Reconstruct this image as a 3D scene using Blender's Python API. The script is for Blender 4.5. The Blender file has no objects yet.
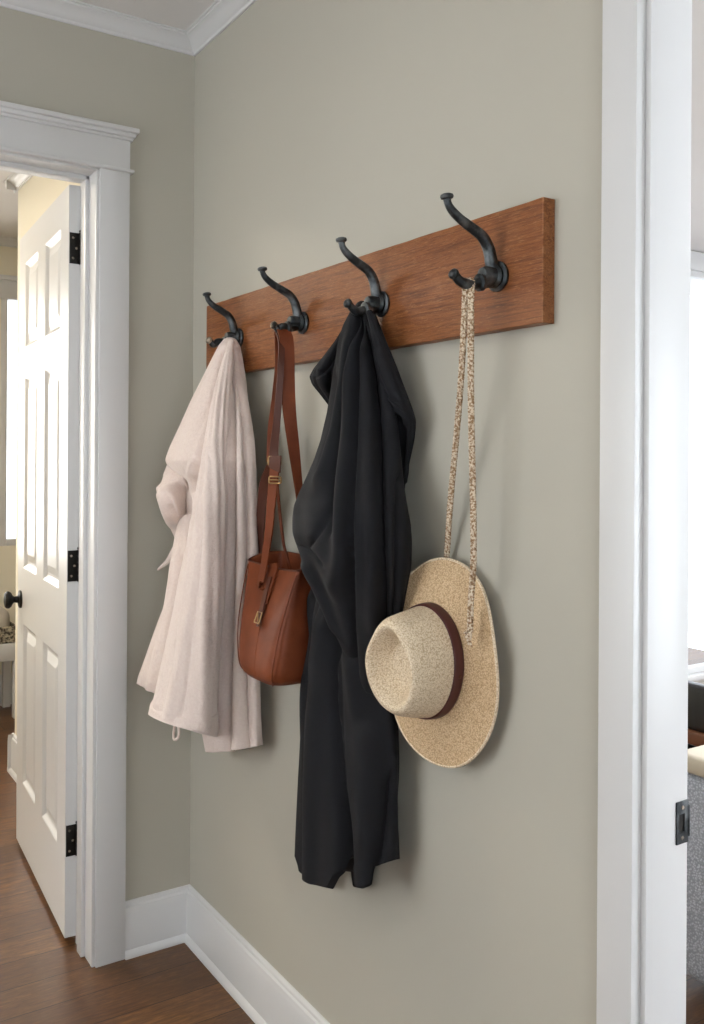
import bpy, bmesh, math, random
import numpy as np
from mathutils import Vector, Matrix

random.seed(4)
rng = np.random.default_rng(4)
scene = bpy.context.scene
COL = scene.collection
PI = math.pi

# ------------------------------------------------------------------ camera model
F = 922.544
TH = math.atan((352 + 244) / F)
D = np.array([-math.cos(TH), math.sin(TH)])
R = np.array([D[1], -D[0]])
CAM = np.array([2.43589, -1.03654, 1.36])
HY = 456.0
ROLL = math.radians(0.35)
CR, SR = math.cos(ROLL), math.sin(ROLL)

def corr(px, py):
    a = np.asarray(px, float) - 352; b = np.asarray(py, float) - HY
    return a * CR + b * SR, -a * SR + b * CR

def ray(px, py):
    a, b = corr(px, py)
    return np.array([D[0] + a / F * R[0], D[1] + a / F * R[1], -b / F])

def Yp(px, py, y):                 # point seen at a pixel on the plane y
    v = ray(px, py); t = (y - CAM[1]) / v[1]; return CAM + t * v

def Xp(px, py, x):
    v = ray(px, py); t = (x - CAM[0]) / v[0]; return CAM + t * v

def proj(x, y, z):
    rx, ry, rz = x - CAM[0], y - CAM[1], z - CAM[2]
    s = rx * D[0] + ry * D[1]; l = rx * R[0] + ry * R[1]
    a = F * l / s; b = -F * rz / s
    return 352 + a * CR - b * SR, HY + a * SR + b * CR

cam = bpy.data.cameras.new('camera')
co = bpy.data.objects.new('camera', cam)
COL.objects.link(co)
co.location = CAM
fwd = Vector((D[0], D[1], 0)); right = Vector((R[0], R[1], 0)); up = Vector((0, 0, 1))
m = Matrix((right, up, -fwd)).transposed().to_4x4()
co.matrix_world = Matrix.Translation(Vector(CAM)) @ m @ Matrix.Rotation(ROLL, 4, 'Z')
cam.sensor_fit = 'VERTICAL'
cam.sensor_height = 24
cam.lens = F * 24 / 1024
cam.shift_y = (HY - 512) / 1024
cam.clip_start = 0.02
scene.camera = co

# ------------------------------------------------------------------ helpers
def wloc(o):
    v = Vector((0, 0, 0))
    while o:
        v += o.location; o = o.parent
    return v

def obj(name, verts, faces, mat, parent=None, smooth=True, angle=None, label=None):
    me = bpy.data.meshes.new(name)
    off = wloc(parent) if parent else Vector((0, 0, 0))
    v = np.asarray(verts, float) - np.array(off)
    me.from_pydata(v.tolist(), [], [list(map(int, f)) for f in faces])
    me.update()
    bm = bmesh.new(); bm.from_mesh(me)
    bmesh.ops.recalc_face_normals(bm, faces=bm.faces)
    if smooth:
        for f in bm.faces: f.smooth = True
        if angle is not None:
            for e in bm.edges:
                if len(e.link_faces) == 2 and e.calc_face_angle(0) > angle: e.smooth = False
    bm.to_mesh(me); bm.free()
    me.materials.append(mat)
    o = bpy.data.objects.new(name, me)
    COL.objects.link(o)
    if parent: o.parent = parent
    if label: o['label'] = label
    return o

def root(name, loc, label, cat, group=None):
    o = bpy.data.objects.new(name, None)
    o.empty_display_size = .05
    COL.objects.link(o); o.location = loc
    o['label'] = label; o['category'] = cat
    if group: o['group'] = group
    return o

def sroot(name, loc, label=None):
    o = bpy.data.objects.new(name, None); COL.objects.link(o); o.location = loc
    o['kind'] = 'structure'
    if label: o['label'] = label
    return o

class MB:
    def __init__(s): s.v = []; s.f = []
    def add(s, v, f):
        n = len(s.v); s.v += [tuple(map(float, p)) for p in v]; s.f += [[i + n for i in q] for q in f]; return s
    def box(s, x0, x1, y0, y1, z0, z1, bev=0.0, seg=2):
        bm = bmesh.new(); bmesh.ops.create_cube(bm, size=1)
        for w in bm.verts:
            w.co = Vector(((x0 + x1) / 2 + w.co.x * (x1 - x0), (y0 + y1) / 2 + w.co.y * (y1 - y0), (z0 + z1) / 2 + w.co.z * (z1 - z0)))
        if bev > 0:
            bmesh.ops.bevel(bm, geom=list(bm.edges), offset=bev, segments=seg, profile=.5, affect='EDGES')
        bm.verts.index_update()
        s.add([w.co[:] for w in bm.verts], [[w.index for w in f.verts] for f in bm.faces]); bm.free(); return s
    def tube(s, pts, rad, n=12, caps=True, squash=None):
        pts = [Vector(p) for p in pts]
        rad = rad if hasattr(rad, '__len__') else [rad] * len(pts)
        T = []
        for i in range(len(pts)):
            a = pts[max(i - 1, 0)]; b = pts[min(i + 1, len(pts) - 1)]; T.append((b - a).normalized())
        nrm = T[0].orthogonal().normalized(); V = []
        for i, p in enumerate(pts):
            nrm = (nrm - T[i] * nrm.dot(T[i])).normalized(); bn = T[i].cross(nrm)
            for k in range(n):
                a = 2 * PI * k / n
                V.append(p + (nrm * math.cos(a) + bn * math.sin(a)) * rad[i])
        Fc = []
        for i in range(len(pts) - 1):
            for k in range(n):
                Fc.append([i * n + k, i * n + (k + 1) % n, (i + 1) * n + (k + 1) % n, (i + 1) * n + k])
        if caps:
            Fc.append(list(range(n))[::-1]); Fc.append([(len(pts) - 1) * n + k for k in range(n)])
        s.add([p[:] for p in V], Fc); return s
    def lathe(s, c, axis, prof, n=32):
        axis = Vector(axis).normalized(); u = axis.orthogonal().normalized(); w = axis.cross(u); c = Vector(c)
        V = []; Fc = []
        for (h, r) in prof:
            for k in range(n):
                a = 2 * PI * k / n; V.append((c + axis * h + (u * math.cos(a) + w * math.sin(a)) * r)[:])
        for i in range(len(prof) - 1):
            for k in range(n):
                Fc.append([i * n + k, i * n + (k + 1) % n, (i + 1) * n + (k + 1) % n, (i + 1) * n + k])
        Fc.append(list(range(n))[::-1]); Fc.append([(len(prof) - 1) * n + k for k in range(n)])
        s.add(V, Fc); return s
    def extrude(s, prof, p0, p1, u, w):
        """profile of (a,b) pairs along vectors u,w swept from p0 to p1"""
        p0, p1, u, w = map(Vector, (p0, p1, u, w)); n = len(prof)
        V = [(p0 + u * a + w * b)[:] for a, b in prof] + [(p1 + u * a + w * b)[:] for a, b in prof]
        Fc = [[k, (k + 1) % n, n + (k + 1) % n, n + k] for k in range(n)] + [list(range(n))[::-1], [n + k for k in range(n)]]
        s.add(V, Fc); return s
    def ribbon(s, pts, widths, dirs, th):
        """flat strap with rounded edges: pts centre line, dirs width directions"""
        pts = [Vector(p) for p in pts]; V = []; N = 10
        for i, p in enumerate(pts):
            a = pts[max(i - 1, 0)]; b = pts[min(i + 1, len(pts) - 1)]; t = (b - a).normalized()
            dd = Vector(dirs[i]); dd = (dd - t * dd.dot(t)).normalized(); nn = t.cross(dd)
            hw = widths[i] / 2; ht = th / 2
            cs = [(-hw + ht * .3, ht), (-hw * .33, ht), (hw * .33, ht), (hw - ht * .3, ht), (hw, 0), (hw - ht * .3, -ht), (hw * .33, -ht), (-hw * .33, -ht), (-hw + ht * .3, -ht), (-hw, 0)]
            for (x, y) in cs: V.append((p + dd * x + nn * y)[:])
        Fc = []
        for i in range(len(pts) - 1):
            for k in range(N):
                Fc.append([i * N + k, i * N + (k + 1) % N, (i + 1) * N + (k + 1) % N, (i + 1) * N + k])
        Fc.append(list(range(N))[::-1]); Fc.append([(len(pts) - 1) * N + k for k in range(N)])
        s.add(V, Fc); return s
    def build(s, name, mat, parent=None, smooth=True, angle=.6, label=None):
        return obj(name, s.v, s.f, mat, parent, smooth, angle, label)

def spline(pts, n):
    """Catmull-Rom through points"""
    P = np.array([np.asarray(p, float) for p in pts]); P = np.vstack([2 * P[0] - P[1], P, 2 * P[-1] - P[-2]])
    out = []
    for i in range(1, len(P) - 2):
        for k in range(n):
            t = k / n
            out.append(.5 * ((2 * P[i]) + (-P[i - 1] + P[i + 1]) * t + (2 * P[i - 1] - 5 * P[i] + 4 * P[i + 1] - P[i + 2]) * t * t + (-P[i - 1] + 3 * P[i] - 3 * P[i + 1] + P[i + 2]) * t ** 3))
    out.append(P[-2]); return np.array(out)

# ------------------------------------------------------------------ materials
def srgb(r, g, b):
    f = lambda c: (c / 255 / 12.92) if c / 255 <= .04045 else ((c / 255 + .055) / 1.055) ** 2.4
    return (f(r), f(g), f(b), 1)

class Mat:
    def __init__(s, name, col, rough=.5, metal=0, sheen=0, spec=.5, coat=0):
        s.m = bpy.data.materials.new(name); s.m.use_nodes = True
        s.nt = s.m.node_tree; s.b = s.nt.nodes['Principled BSDF']
        s.b.inputs['Base Color'].default_value = col
        s.b.inputs['Roughness'].default_value = rough
        s.b.inputs['Metallic'].default_value = metal
        s.b.inputs['Specular IOR Level'].default_value = spec
        if sheen: s.b.inputs['Sheen Weight'].default_value = sheen
        if coat: s.b.inputs['Coat Weight'].default_value = coat
        s.col = col; s.tc = s.n('ShaderNodeTexCoord'); s.h = None
    def n(s, t, **k):
        x = s.nt.nodes.new(t)
        for a, b in k.items():
            if a in x.inputs: x.inputs[a].default_value = b
            else: setattr(x, a, b)
        return x
    def l(s, a, b): s.nt.links.new(a, b)
    def mapping(s, scale=(1, 1, 1), loc=(0, 0, 0)):
        mp = s.n('ShaderNodeMapping'); mp.inputs['Scale'].default_value = scale; mp.inputs['Location'].default_value = loc
        s.l(s.tc.outputs['Object'], mp.inputs['Vector']); return mp.outputs[0]
    def noise(s, scale, detail=4, vec=None, rough=.5, dist=0):
        t = s.n('ShaderNodeTexNoise'); t.inputs['Scale'].default_value = scale; t.inputs['Detail'].default_value = detail
        t.inputs['Roughness'].default_value = rough; t.inputs['Distortion'].default_value = dist
        s.l(vec if vec is not None else s.tc.outputs['Object'], t.inputs['Vector']); return t.outputs['Fac']
    def voro(s, scale, vec=None, feature='F1'):
        t = s.n('ShaderNodeTexVoronoi'); t.feature = feature; t.inputs['Scale'].default_value = scale
        s.l(vec if vec is not None else s.tc.outputs['Object'], t.inputs['Vector']); return t
    def ramp(s, fac, stops):
        r = s.n('ShaderNodeValToRGB'); e = r.color_ramp.elements
        while len(e) < len(stops): e.new(.5)
        for i, (p, c) in enumerate(stops): e[i].position = p; e[i].color = c
        s.l(fac, r.inputs[0]); return r.outputs[0]
    def mix(s, fac, a, b, mode='MIX'):
        x = s.n('ShaderNodeMix'); x.data_type = 'RGBA'; x.blend_type = mode
        for sock, v in ((x.inputs[0], fac), (x.inputs[6], a), (x.inputs[7], b)):
            if isinstance(v, (int, float)): sock.default_value = v
            elif isinstance(v, tuple): sock.default_value = v
            else: s.l(v, sock)
        return x.outputs[2]
    def color(s, sock): s.l(sock, s.b.inputs['Base Color']); return s
    def rough(s, sock): s.l(sock, s.b.inputs['Roughness']); return s
    def bump(s, hsock, strength=.3, dist=.002):
        b = s.n('ShaderNodeBump'); b.inputs['Strength'].default_value = strength; b.inputs['Distance'].default_value = dist
        s.l(hsock, b.inputs['Height'])
        if s.h is not None: s.l(s.h, b.inputs['Normal'])
        s.h = b.outputs[0]; s.l(s.h, s.b.inputs['Normal']); return s

def g(v, a=1): return (v, v, v, 1)

wall_m = Mat('wall_paint', srgb(190, 186, 170), .62, spec=.35)
wall_m.bump(wall_m.noise(300, 3), .08, .0006)
wall_m.color(wall_m.mix(wall_m.noise(1.3, 3), srgb(181, 177, 164), srgb(185, 181, 169)))
WALL = wall_m.m
lw = Mat('cream_wall_paint', srgb(234, 227, 208), .7, spec=.3); lw.bump(lw.noise(300, 3), .08, .0006); LWALL = lw.m
rw = Mat('white_wall_paint', srgb(235, 234, 228), .7, spec=.3); rw.bump(rw.noise(300, 3), .08, .0006); RWALL = rw.m
tm = Mat('white_trim_paint', srgb(214, 214, 214), .32, spec=.5)
tm.bump(tm.noise(60, 3, tm.mapping((1, 1, .15))), .015, .0004); TRIM = tm.m
cl = Mat('ceiling_paint', srgb(222, 219, 217), .85, spec=.2); cl.bump(cl.noise(220, 3), .1, .0008); CEIL = cl.m

fl = Mat('wood_floor', srgb(110, 74, 50), .36, spec=.5)
sep = fl.n('ShaderNodeMapping'); sep.inputs['Rotation'].default_value = (0, 0, PI / 2)
fl.l(fl.tc.outputs['Object'], sep.inputs['Vector'])
br = fl.n('ShaderNodeTexBrick'); br.inputs['Scale'].default_value = 1; br.inputs['Brick Width'].default_value = 1.35
br.inputs['Row Height'].default_value = .128; br.inputs['Mortar Size'].default_value = .0016; br.inputs['Mortar Smooth'].default_value = .3
br.inputs['Color1'].default_value = g(0); br.inputs['Color2'].default_value = g(1); br.inputs['Mortar'].default_value = g(.5)
br.offset = .37; fl.l(sep.outputs[0], br.inputs['Vector'])
grain = fl.noise(9, 6, fl.mapping((9, .8, 1)), .6, 1.2)
blot = fl.noise(3.2, 3, fl.mapping((1.2, .6, 1)))
plank = fl.ramp(br.outputs['Color'], [(0, srgb(104, 71, 40)), (1, srgb(140, 98, 57))])
fine = fl.noise(26, 6, fl.mapping((7, 1.0, 1)), .7, .8)
pk2 = fl.mix(fl.ramp(fine, [(.40, g(.55)), (.56, g(0))]), plank, srgb(62, 38, 22))
pk3 = fl.mix(fl.ramp(fine, [(.55, g(0)), (.72, g(.5))]), pk2, srgb(160, 116, 76))
c1 = fl.mix(fl.ramp(grain, [(.34, g(.85)), (.62, g(0))]), pk3, srgb(70, 43, 26))
c2 = fl.mix(fl.ramp(blot, [(.35, g(.5)), (.7, g(0))]), c1, srgb(86, 54, 35))
c3 = fl.mix(br.outputs['Fac'], c2, srgb(40, 24, 16)); fl.color(c3)
fl.bump(grain, .12, .001); fl.rough(fl.ramp(grain, [(.2, g(.28)), (.8, g(.44))])); FLOOR = fl.m

wd = Mat('stained_board', srgb(150, 92, 55), .42, spec=.35)
gv = wd.mapping((.8, 14, 26))
gr = wd.noise(6, 8, gv, .62, 1.6); gr2 = wd.noise(30, 5, wd.mapping((1.0, 10, 40)), .6, .6)
a1 = wd.ramp(gr, [(.28, srgb(86, 45, 22)), (.44, srgb(132, 78, 42)), (.58, srgb(158, 100, 56)), (.78, srgb(112, 64, 33))])
a2 = wd.mix(wd.ramp(gr2, [(.42, g(0)), (.75, g(.5))]), a1, srgb(80, 46, 28))
a3 = wd.mix(wd.ramp(wd.noise(5, 2, wd.mapping((1, 2, 4))), [(.4, g(0)), (.75, g(.4))]), a2, srgb(150, 100, 64), 'MIX')
geo = wd.n('ShaderNodeNewGeometry')
edge = wd.ramp(geo.outputs['Pointiness'], [(.53, g(0)), (.58, g(.55))])
em = wd.n('ShaderNodeMath', operation='MULTIPLY'); wd.l(edge, em.inputs[0]); wd.l(wd.ramp(wd.noise(40, 4), [(.45, g(0)), (.6, g(1))]), em.inputs[1])
fn = wd.noise(55, 4, wd.mapping((1.0, 6, 9)), .7, .3)
a4 = wd.mix(wd.ramp(fn, [(.56, g(0)), (.68, g(.55))]), a3, srgb(190, 142, 96))
a5_ = wd.mix(wd.ramp(fn, [(.30, g(.6)), (.42, g(0))]), a4, srgb(70, 38, 20))
a5 = wd.mix(1.0, a5_, srgb(242, 234, 226), 'MULTIPLY')
wd.color(wd.mix(em.outputs[0], a5, srgb(196, 150, 108))); wd.bump(gr2, .35, .0012).bump(gr, .25, .0015)
wd.rough(wd.ramp(gr2, [(.2, g(.36)), (.8, g(.55))])); BOARD = wd.m

ir = Mat('cast_iron', srgb(52, 54, 56), .42, .75, spec=.5)
ir.color(ir.mix(ir.ramp(ir.noise(38, 5), [(.45, g(0)), (.7, g(1))]), srgb(52, 56, 59), srgb(112, 116, 118)))
ir.bump(ir.noise(160, 4), .5, .0012).bump(ir.noise(40, 2), .3, .002); IRON = ir.m
pw = Mat('worn_pewter', srgb(140, 132, 120), .4, .8)
pw.color(pw.mix(pw.ramp(pw.noise(90, 4), [(.4, g(0)), (.6, g(1))]), srgb(60, 58, 55), srgb(168, 158, 144))); pw.bump(pw.noise(200, 3), .4, .001); PEWTER = pw.m
bk = Mat('black_hardware', srgb(26, 24, 23), .45, .6); bk.bump(bk.noise(180, 3), .3, .0008); BLACKHW = bk.m
br_ = Mat('aged_brass', srgb(158, 128, 86), .35, .9); BRASS = br_.m

tr = Mat('terry_cloth', srgb(226, 207, 197), .95, sheen=.35, spec=.15)
tn = tr.noise(420, 3); tv = tr.voro(560)
tr.color(tr.mix(tr.noise(160, 3), srgb(222, 203, 194), srgb(238, 223, 214)))
tr.bump(tr.noise(60, 4), .6, .006).bump(tv.outputs['Distance'], .45, .002).bump(tn, .4, .002); TERRY = tr.m

bc = Mat('black_knit', srgb(24, 25, 29), .85, sheen=.0, spec=.25)
wv = bc.n('ShaderNodeTexWave'); wv.inputs['Scale'].default_value = 420; wv.inputs['Distortion'].default_value = 1.5; wv.bands_direction = 'DIAGONAL'
bc.l(bc.tc.outputs['Object'], wv.inputs['Vector'])
bc.color(bc.mix(bc.noise(20, 4), srgb(21, 22, 25), srgb(27, 28, 33)))
bc.bump(wv.outputs['Fac'], .25, .0008).bump(bc.noise(70, 4), .25, .002); BLACK = bc.m

le = Mat('tan_leather', srgb(140, 78, 50), .5, spec=.22)
lv = le.voro(420); le.color(le.mix(le.ramp(le.noise(14, 5), [(.3, g(0)), (.75, g(1))]), srgb(98, 47, 26), srgb(130, 68, 40)))
le.bump(lv.outputs['Distance'], .18, .0006).bump(le.noise(30, 3), .2, .002); LEATHER = le.m
ld = Mat('edge_leather', srgb(84, 44, 30), .5, spec=.4); ld.bump(ld.noise(60, 3), .2, .001); LEDGE = ld.m

def straw(name, c1, c2, c3):
    s = Mat(name, c2, .75, spec=.25)
    v = s.voro(420); v2 = s.voro(300)
    n = s.noise(300, 3)
    base = s.mix(s.ramp(n, [(.35, g(0)), (.65, g(1))]), c1, c2)
    base = s.mix(s.ramp(v.outputs['Distance'], [(.35, g(0)), (.75, g(.75))]), base, c3)
    s.color(base); s.bump(v.outputs['Distance'], -.75, .0018).bump(v2.outputs['Distance'], -.4, .0015); return s.m
STRAW = straw('woven_straw', srgb(222, 204, 176), srgb(236, 222, 198), srgb(178, 152, 120))
STRAWB = straw('woven_straw_brim', srgb(206, 176, 138), srgb(222, 196, 160), srgb(160, 128, 92))
hb = Mat('hat_band_leather', srgb(78, 38, 36), .5, spec=.4); hb.bump(hb.noise(60, 4), .25, .001); BAND = hb.m
cd = Mat('braided_cord', srgb(196, 170, 140), .85, spec=.2)
cv = cd.voro(260); cd.color(cd.mix(cd.ramp(cd.noise(260, 2), [(.42, g(0)), (.58, g(1))]), srgb(150, 120, 90), srgb(222, 206, 184)))
cd.bump(cv.outputs['Distance'], .4, .001); CORD = cd.m

sf = Mat('grey_upholstery', srgb(186, 188, 194), .95, sheen=.2)
sv = sf.voro(170); sf.color(sf.mix(sf.ramp(sv.outputs['Distance'], [(.2, g(0)), (.6, g(1))]), srgb(205, 208, 220), srgb(160, 165, 178)))
sf.bump(sv.outputs['Distance'], .6, .003); SOFA = sf.m
cu = Mat('tan_cushion_cloth', srgb(202, 190, 172), .9, sheen=.2); cu.bump(cu.noise(200, 3), .3, .001); TAN = cu.m
dk = Mat('black_leather_pad', srgb(22, 22, 26), .3, spec=.5); dk.bump(dk.noise(60, 3), .15, .001); DARK = dk.m
bw = Mat('brown_wood', srgb(124, 76, 52), .4); bw.bump(bw.noise(20, 4, bw.mapping((1, 1, 6))), .2, .001); BROWN = bw.m
gb = Mat('wicker', srgb(126, 116, 98), .8); gb.color(gb.mix(gb.ramp(gb.noise(70, 3), [(.4, g(0)), (.6, g(1))]), srgb(58, 52, 44), srgb(176, 164, 142))); gb.bump(gb.noise(90, 2), .5, .003); WICKER = gb.m
cg = Mat('grey_cushion_cloth', srgb(190, 182, 170), .9, sheen=.2); cg.bump(cg.noise(160, 3), .3, .001); GREYC = cg.m
gl = Mat('window_glass', (1, 1, 1, 1), .02); gl.b.inputs['Transmission Weight'].default_value = 1; gl.b.inputs['IOR'].default_value = 1.02; GLASS = gl.m

# ------------------------------------------------------------------ room shell
CZ = 2.53           # ceiling height
WT = .086           # thickness of the hook wall
XR = 3.6; YF = -2.5 # far ends of the hall
ox = 1.589          # left side of the cased opening in the hook wall
OX2 = 2.55; OZ = 2.11
DY0, DY1, DZ = -.282, -1.08, 2.118   # doorway in the left wall (y from, y to, head)

def struct(mb, name, mat, **k):
    o = mb.build(name, mat, None, k.pop('smooth', False), **k); o['kind'] = 'structure'; return o

mb = MB().box(0, ox - .0125, 0, WT, 0, CZ).box(ox - .0125, OX2 + .0125, 0, WT, OZ + .0125, CZ).box(OX2 + .0125, XR, 0, WT, 0, CZ)
struct(mb, 'wall_back', WALL)
mb = MB().box(-.13, 0, DY0 + .0125, .0, 0, CZ).box(-.13, 0, DY1 - .0125, DY0 + .0125, DZ + .0085, CZ).box(-.13, 0, YF, DY1 - .0125, 0, CZ)
struct(mb, 'wall_left', WALL)
mb = MB().box(0, .1, YF - .12, YF, 0, CZ).box(1.7, XR, YF - .12, YF, 0, CZ).box(.1, 1.7, YF - .12, YF, 0, .7).box(.1, 1.7, YF - .12, YF, 2.2, CZ)
struct(mb, 'wall_front', WALL)
struct(MB().box(XR, XR + .12, YF, -2.0, 0, CZ).box(XR, XR + .12, -.6, WT, 0, CZ).box(XR, XR + .12, -2.0, -.6, 0, .6).box(XR, XR + .12, -2.0, -.6, 2.2, CZ), 'wall_right', WALL)

struct(MB().box(-4.2, XR + .2, YF - .12, 4.6, -.05, 0), 'floor', FLOOR)
struct(MB().box(-4.2, XR + .2, YF - .12, 4.6, CZ, CZ + .1), 'ceiling', CEIL)
# left room
struct(MB().box(-1.66, -.13, -.1, 0.0, 0, CZ), 'wall_side_of_left_room', LWALL)
FX = -2.80
mb = MB().box(FX - .12, FX, -.02, .26, 0, .86).box(FX - .12, FX, -.02, .26, 2.24, CZ)
mb.box(FX - .12, FX, -.02, .075, .86, 2.24).box(FX - .12, FX, .26, 1.2, 0, CZ).box(FX - .12, FX, -2.5, -.02, 0, .8).box(FX - .12, FX, -2.5, -.02, 2.2, CZ)
mb.box(FX - .12, FX, -.35, -.02, .8, 2.2).box(FX - .12, FX, -2.5, -1.75, .8, 2.2)
struct(mb, 'wall_far_of_left_room', LWALL)
struct(MB().box(-4.2, -.13, YF - .12, YF, 0, CZ), 'wall_front_of_left_room', LWALL)
struct(MB().box(-4.2, -1.0, 1.2, 1.3, 0, CZ), 'wall_back_of_left_room', LWALL)
struct(MB().box(-1.1, -1.0, 0.0, 1.2, 0, CZ), 'wall_recess_of_left_room', LWALL)
# right room: far wall with a wide window
mb = MB().box(-1.0, 3.6, 4.2, 4.32, 0, .72).box(-1.0, 3.6, 4.2, 4.32, 2.30, CZ).box(-1.0, -.95, 4.2, 4.32, .72, 2.3).box(3.2, 3.6, 4.2, 4.32, .72, 2.3)
struct(mb, 'wall_far_of_right_room', RWALL)
mb = MB().box(-1.0, -.9, 1.2, 2.2, 0, CZ).box(-1.0, -.9, 2.2, 4.0, 0, .14).box(-1.0, -.9, 2.2, 4.0, 2.42, CZ).box(-1.0, -.9, 4.0, 4.2, 0, CZ)
struct(mb, 'wall_left_of_right_room', RWALL)
mb = MB().box(3.6, 3.72, .086, 1.0, 0, CZ).box(3.6, 3.72, 1.0, 3.0, 0, .3).box(3.6, 3.72, 1.0, 3.0, 2.3, CZ).box(3.6, 3.72, 3.0, 4.32, 0, CZ)
struct(mb, 'wall_right_of_right_room', RWALL)

# mouldings
CP = [(0, 0), (0, -.043), (.006, -.043), (.008, -.036), (.014, -.033), (.020, -.026), (.026, -.017), (.034, -.011), (.042, -.009), (.043, -.004), (.048, -.003), (.048, 0)]
mb = MB().extrude(CP, (0, 0, CZ), (XR, 0, CZ), (0, -1, 0), (0, 0, 1)); struct(mb, 'trim_1', TRIM, smooth=True, angle=.5)
mb = MB().extrude(CP, (0, 0, CZ), (0, YF, CZ), (1, 0, 0), (0, 0, 1)); struct(mb, 'trim_2', TRIM, smooth=True, angle=.5)
mb = MB().extrude(CP, (-1.708, -.1, CZ), (-.13, -.1, CZ), (0, -1, 0), (0, 0, 1)).extrude(CP, (-1.66, -.148, CZ), (-1.66, 0, CZ), (-1, 0, 0), (0, 0, 1))
mb.extrude(CP, (FX, -2.5, CZ), (FX, 1.2, CZ), (1, 0, 0), (0, 0, 1)); struct(mb, 'trim_3', TRIM, smooth=True, angle=.5)
BP = [(0, 0), (.026, 0), (.026, .004), (.024, .012), (.019, .018), (.0165, .02), (.0165, .118), (.0145, .124), (.013, .132), (.009, .136), (.008, .142), (.004, .146), (0, .147)]
mb = MB().extrude(BP, (0, 0, 0), (1.5175, 0, 0), (0, -1, 0), (0, 0, 1)); struct(mb, 'baseboard_back', TRIM, smooth=True, angle=.5)
mb = MB().extrude(BP, (0, 0, 0), (0, -.1942, 0), (1, 0, 0), (0, 0, 1)); struct(mb, 'baseboard_left', TRIM, smooth=True, angle=.5)
BP2 = [(a, b * 1.1) for a, b in BP]
mb = MB().extrude(BP2, (-1.686, -.1, 0), (-.13, -.1, 0), (0, -1, 0), (0, 0, 1)).extrude(BP2, (-1.66, -.126, 0), (-1.66, 0, 0), (-1, 0, 0), (0, 0, 1))
mb.extrude(BP2, (FX, -2.5, 0), (FX, 1.2, 0), (1, 0, 0), (0, 0, 1)); struct(mb, 'baseboard_far', TRIM, smooth=True, angle=.5)

# left doorway: casing, head, cap, jamb
dr = sroot('trim_4', (0, DY0, 0))
CY = -.194          # outer edge of the casing
mb = MB().box(0, .021, -.2745, CY, 0, 2.122, .0015).box(0, .021, DY1 - .092, DY1 - .005, 0, 2.122, .0015)
mb.build('side_casing', TRIM, dr, angle=.5)
mb = MB().box(0, .014, DY0 - .0015, -.2735, 0, 2.116, .002).box(0, .014, DY1 - .006, DY1 + .0015, 0, 2.116, .002).box(0, .014, DY1, DY0, 2.112, 2.124, .002)
mb.build('inner_bead', TRIM, dr, angle=.5)
MB().box(0, .023, DY1 - .092, CY, 2.126, 2.206, .0012).build('head_casing', TRIM, dr, angle=.5)
MB().box(0, .031, DY1 - .1, CY + .010, 2.118, 2.1265, .003, 3).build('head_fillet', TRIM, dr, angle=.5)
MB().box(0, .030, DY1 - .10, CY + .006, 2.203, 2.2115, .002).box(0, .038, DY1 - .108, CY + .012, 2.2105, 2.2225, .0035, 3).box(0, .046, DY1 - .116, CY + .018, 2.2215, 2.2345, .003, 3).build('head_cap', TRIM, dr, angle=.5)
mb = MB().box(-.135, .0005, DY0, DY0 + .012, 0, DZ + .002).box(-.135, .0005, DY1 - .012, DY1, 0, DZ + .002).box(-.135, .0005, DY1, DY0, DZ - .004, DZ + .008)
mb.build('jamb', TRIM, dr, angle=.5)
mb = MB().box(-.088, -.05, DY0 - .011, DY0 + .001, 0, DZ - .004, .002).box(-.088, -.05, DY1, DY0, DZ - .016, DZ - .002, .002)
mb.build('door_stop', TRIM, dr, angle=.5)
MB().box(-.15, -.13, DY0 + .006, DY0 + .09, 0, 2.12, .002).box(-.15, -.13, DY1 - .09, DY1, 0, 2.12, .002).box(-.15, -.13, DY1 - .09, DY0 + .09, 2.12, 2.2, .002).build('rear_casing', TRIM, dr, angle=.5)

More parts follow.
